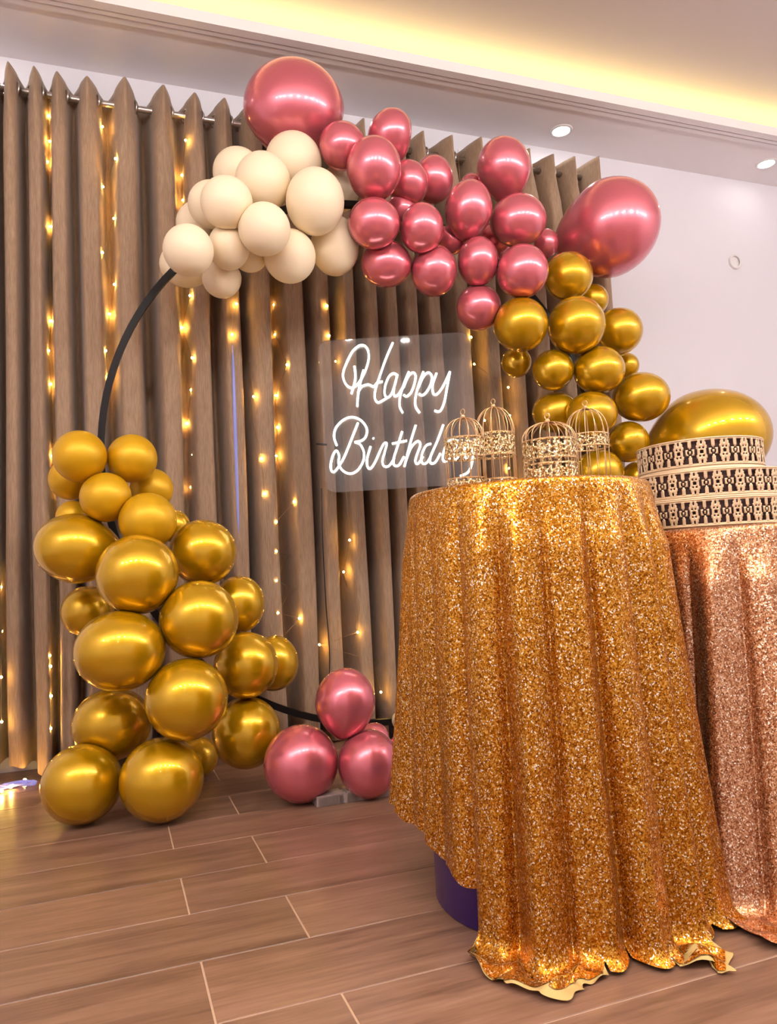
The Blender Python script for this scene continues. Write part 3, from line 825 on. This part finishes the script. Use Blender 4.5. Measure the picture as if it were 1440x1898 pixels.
flare1 = [(-181, 0.02), (-100, 0.055), (-84, 0.05), (-70, 0.0), (-30, 0.0), (0, 0.01), (50, 0.015), (80, 0.03), (100, 0.0), (140, 0.0), (181, 0.02)]
mod1 = [(-181, 1), (-84, 0.8), (-72, 0.4), (-38, 0.4), (-27, 0.7), (-18, 1), (75, 1), (98, 0.12), (140, 0.12), (165, 1), (181, 1)]
V, F = cloth(T1, R1, Z1, hem1, hemr1, flare1, 1.3, mod=mod1)
o = link('tablecloth', V, F, M['sequin_gold'], origin=(T1[0], T1[1], 0)); o['_o'] = [T1[0], T1[1], 0.0]; _made.append(o)
tag(o, 'gold sequin cloth draped to the floor over the nearer round plinth', 'tablecloth')
V, F = cloth(T1, R1, Z1, hem1, hemr1, flare1, 1.3, inset=0.0035, extra=0.022, nphi=640, mod=mod1)
l_ = link('lining', V, F, M['lining'], o); l_['label'] = 'pale yellow lining showing along the hem'
hem2 = [(-181, 0.0), (181, 0.0)]
hemr2 = [(-181, 0.30), (-60, 0.0), (-40, 0.0), (-26, 0.36), (-18, 0.385), (-11, 0.416), (-5, 0.457), (0, 0.48), (15, 0.46), (30, 0.47), (60, 0.40), (110, 0.33), (181, 0.30)]
flare2 = [(-181, 0.0), (-80, 0.0), (-38, 0.0), (-18, 0.04), (0, 0.07), (40, 0.08), (90, 0.04), (181, 0.0)]
mod2 = [(-181, 1), (-85, 0.6), (-65, 0.12), (-35, 0.15), (-20, 0.9), (181, 1)]
V, F = cloth(T2, R2, Z2, hem2, hemr2, flare2, 4.1, nf=(18, 29, 11), amp=(0.026, 0.045), mod=mod2)
o = link('tablecloth', V, F, M['sequin_rose'], origin=(T2[0], T2[1], 0)); o['_o'] = [T2[0], T2[1], 0.0]; _made.append(o)
tag(o, 'rose gold sequin cloth over the farther plinth under the tiered stand', 'tablecloth')

# ------------------------------------------------------------------ openwork bands
def filigree(c, R, z0, z1, nm, mask, cu=26, cv=16, th=0.0022):
    """openwork ring: cells of a bent grid kept where mask(u, v) is true, u in -1..1 over one motif, v in -1..1"""
    nu = nm*cu; V, F = [], []
    idx = {}
    def vid(i, j, k):
        key = (i % nu, j, k)
        if key not in idx:
            a = 2*PI*i/nu; r = R if k == 0 else R-th
            idx[key] = len(V); V.append((c[0]+r*math.cos(a), c[1]+r*math.sin(a), z0+(z1-z0)*j/cv))
        return idx[key]
    keep = [[mask(2*((i % cu)+0.5)/cu-1, 2*(j+0.5)/cv-1) for j in range(cv)] for i in range(nu)]
    for i in range(nu):
        for j in range(cv):
            if not keep[i][j]: continue
            F.append((vid(i, j, 0), vid(i+1, j, 0), vid(i+1, j+1, 0), vid(i, j+1, 0)))
            F.append((vid(i, j, 1), vid(i, j+1, 1), vid(i+1, j+1, 1), vid(i+1, j, 1)))
            if not keep[(i-1) % nu][j]: F.append((vid(i, j, 0), vid(i, j+1, 0), vid(i, j+1, 1), vid(i, j, 1)))
            if not keep[(i+1) % nu][j]: F.append((vid(i+1, j, 0), vid(i+1, j, 1), vid(i+1, j+1, 1), vid(i+1, j+1, 0)))
            if j == 0 or not keep[i][j-1]: F.append((vid(i, j, 0), vid(i, j, 1), vid(i+1, j, 1), vid(i+1, j, 0)))
            if j == cv-1 or not keep[i][j+1]: F.append((vid(i, j+1, 0), vid(i+1, j+1, 0), vid(i+1, j+1, 1), vid(i, j+1, 1)))
    return V, F
def damask(u, v):
    av = abs(v); au = abs(u); s = 1-au
    if av > 0.93: return True
    if math.hypot(u, v) < 0.14 or 0.13 < math.hypot(s, v) < 0.24: return False       # eyes of the flowers
    if math.hypot(u, av-0.74) < 0.09: return False                            # ring holes above and below
    if math.hypot(au-0.52, av-0.12) < 0.12: return False                     # leaf holes
    if av > 0.30:
        drop = 0.10+0.09*math.sin(PI*min(1, max(0, (av-0.35)/0.55)))
        if drop < s < 0.50+0.36*(av-0.30): return False                       # dark wedges beside the drops
    if abs(av-0.36) < 0.055 and au < 0.26 and au > 0.06: return False
    return True
# ------------------------------------------------------------------ three-tier stand
cs = (1.311, 1.416)
t = thing('tiered_stand', (cs[0], cs[1], Z2), 'three-tier cream metal stand with cut-out damask pattern on the rose gold cloth', 'cake stand')
TI = [('lower', 0.205, 0.711, 0.764, 30), ('middle', 0.184, 0.776, 0.828, 25), ('upper', 0.139, 0.846, 0.903, 18)]
for nm, R_, za, zb, k in TI:
    dr = link('drum', *lathe((cs[0], cs[1], 0), [(R_-0.006, za), (R_-0.006, zb-0.002), (0.001, zb-0.002)], 64), M['cake_dark'], t)
    link('openwork_band', *filigree(cs, R_, za, zb, k, damask), M['cake_cream'], t)
    link('rim', *torus((cs[0], cs[1], zb+0.001), (0, 0, 1), R_-0.001, 0.0022, 96, 8), M['cake_cream'], t)
    link('rim', *torus((cs[0], cs[1], za-0.001), (0, 0, 1), R_-0.001, 0.0022, 96, 8), M['cake_cream'], t)
for R_, za, zb in ((0.198, 0.7045, 0.711), (0.184, 0.766, 0.774), (0.139, 0.829, 0.843)):
    link('plate', *lathe((cs[0], cs[1], 0), [(0.001, za), (R_, za), (R_+0.003, (za+zb)/2), (R_, zb), (0.001, zb)], 64), M['cake_cream'], t)

# ------------------------------------------------------------------ birdcages
def lace(u, v):
    if abs(v) > 0.86: return True
    a = math.hypot(u*0.9, v)
    if a < 0.2: return False
    if a < 0.55+0.18*math.cos(5*math.atan2(v, u)): return True
    if math.hypot(1-abs(u), abs(v)-0.45) < 0.3: return True
    return 1-abs(u) < 0.12
def birdcage(px, Y, R, zsh, ztop, bands, nb, label):
    d = ray(px, 860); c = EYE+d*(Y/d[1]); c[2] = Z1+0.0005; cx, cy, z0 = c
    t = thing('birdcage', (cx, cy, z0), label, 'birdcage', 'small wire birdcages on the gold table')
    link('floor_disc', *lathe((cx, cy, 0), [(R+0.003, z0), (R+0.004, z0+0.003), (R, z0+0.005), (0.001, z0+0.005)], 32, True), M['wire_gold'], t)
    for za, zb in bands:
        link('openwork_band', *filigree((cx, cy), R+0.0015, za, zb, 10, lace, 12, 12, 0.0015), M['glitter'], t)
        for zz in (za, zb): link('hoop', *torus((cx, cy, zz), (0, 0, 1), R+0.001, 0.0011, 36, 6), M['wire_gold'], t)
    first = None
    for k in range(nb):
        a = 2*PI*k/nb
        if first is None:
            pts = [(R, 0, z0+0.004), (R, 0, (z0+zsh)/2), (R, 0, zsh)]
            for s_ in range(1, 9):
                q_ = s_/8*PI/2; pts.append((R*math.cos(q_)**0.8+0.002, 0, zsh+(ztop-zsh)*math.sin(q_)))
            V, F = tube([(p[0], p[1], p[2]-z0) for p in pts], 0.0010, 6)
            first = link('bar', V, F, M['wire_gold'], t, origin=(0, 0, 0))
        else:
            o = first.copy(); COL.objects.link(o); o.parent = t; o.rotation_euler = (0, 0, a)
    link('finial', *join(ball((cx, cy, ztop+0.004), 0.005, 12, 8), torus((cx, cy, ztop+0.014), (1, 0.4, 0), 0.006, 0.0011, 16, 6)), M['wire_gold'], t)
birdcage(863, 1.40, 0.040, 0.912, 0.955, [(0.806, 0.828), (0.872, 0.912)], 14, 'gold wire birdcage at the left edge of the table, before the neon sign')
birdcage(921, 1.50, 0.042, 0.943, 1.004, [(0.806, 0.84), (0.893, 0.943)], 14, 'taller gold wire birdcage second from the left on the table')
birdcage(1020, 1.30, 0.052, 0.890, 0.928, [(0.806, 0.842), (0.852, 0.890)], 18, 'low wide gold birdcage in the middle with glittering bands')
birdcage(1092, 1.43, 0.046, 0.930, 0.990, [(0.806, 0.812), (0.902, 0.930)], 14, 'tall open gold birdcage at the right with a gold balloon behind its bars')

# ------------------------------------------------------------------ blue-white light coil on the floor at the left edge
c = on_z(14, 1462, 0.0)
t = thing('light_coil', (c[0], c[1], 0), 'coil of bluish and warm string lights on the floor at the left edge', 'string lights')
pts = []
for k in range(90):
    a = k*0.32; r = 0.035+0.012*math.sin(k*0.7)
    pts.append((c[0]+r*1.5*math.cos(a)+0.0005*k, c[1]+r*0.55*math.sin(a), 0.006+0.008*(0.5+0.5*math.sin(k*1.3))))
link('tube', *tube(spline(pts, 3), 0.0035, 6), M['violet_led'], t)
for px, py in ((46, 1446), (3, 1466), (20, 1458)):
    p = on_z(px, py, 0.012)
    o = bpy.data.objects.new('bulb', bulb_me); COL.objects.link(o); o.parent = t; o.location = tuple(p-np.array(t['_o'])); o.scale = (1.4, 1.4, 1.4)

for o in _made:
    if '_o' in o: del o['_o']
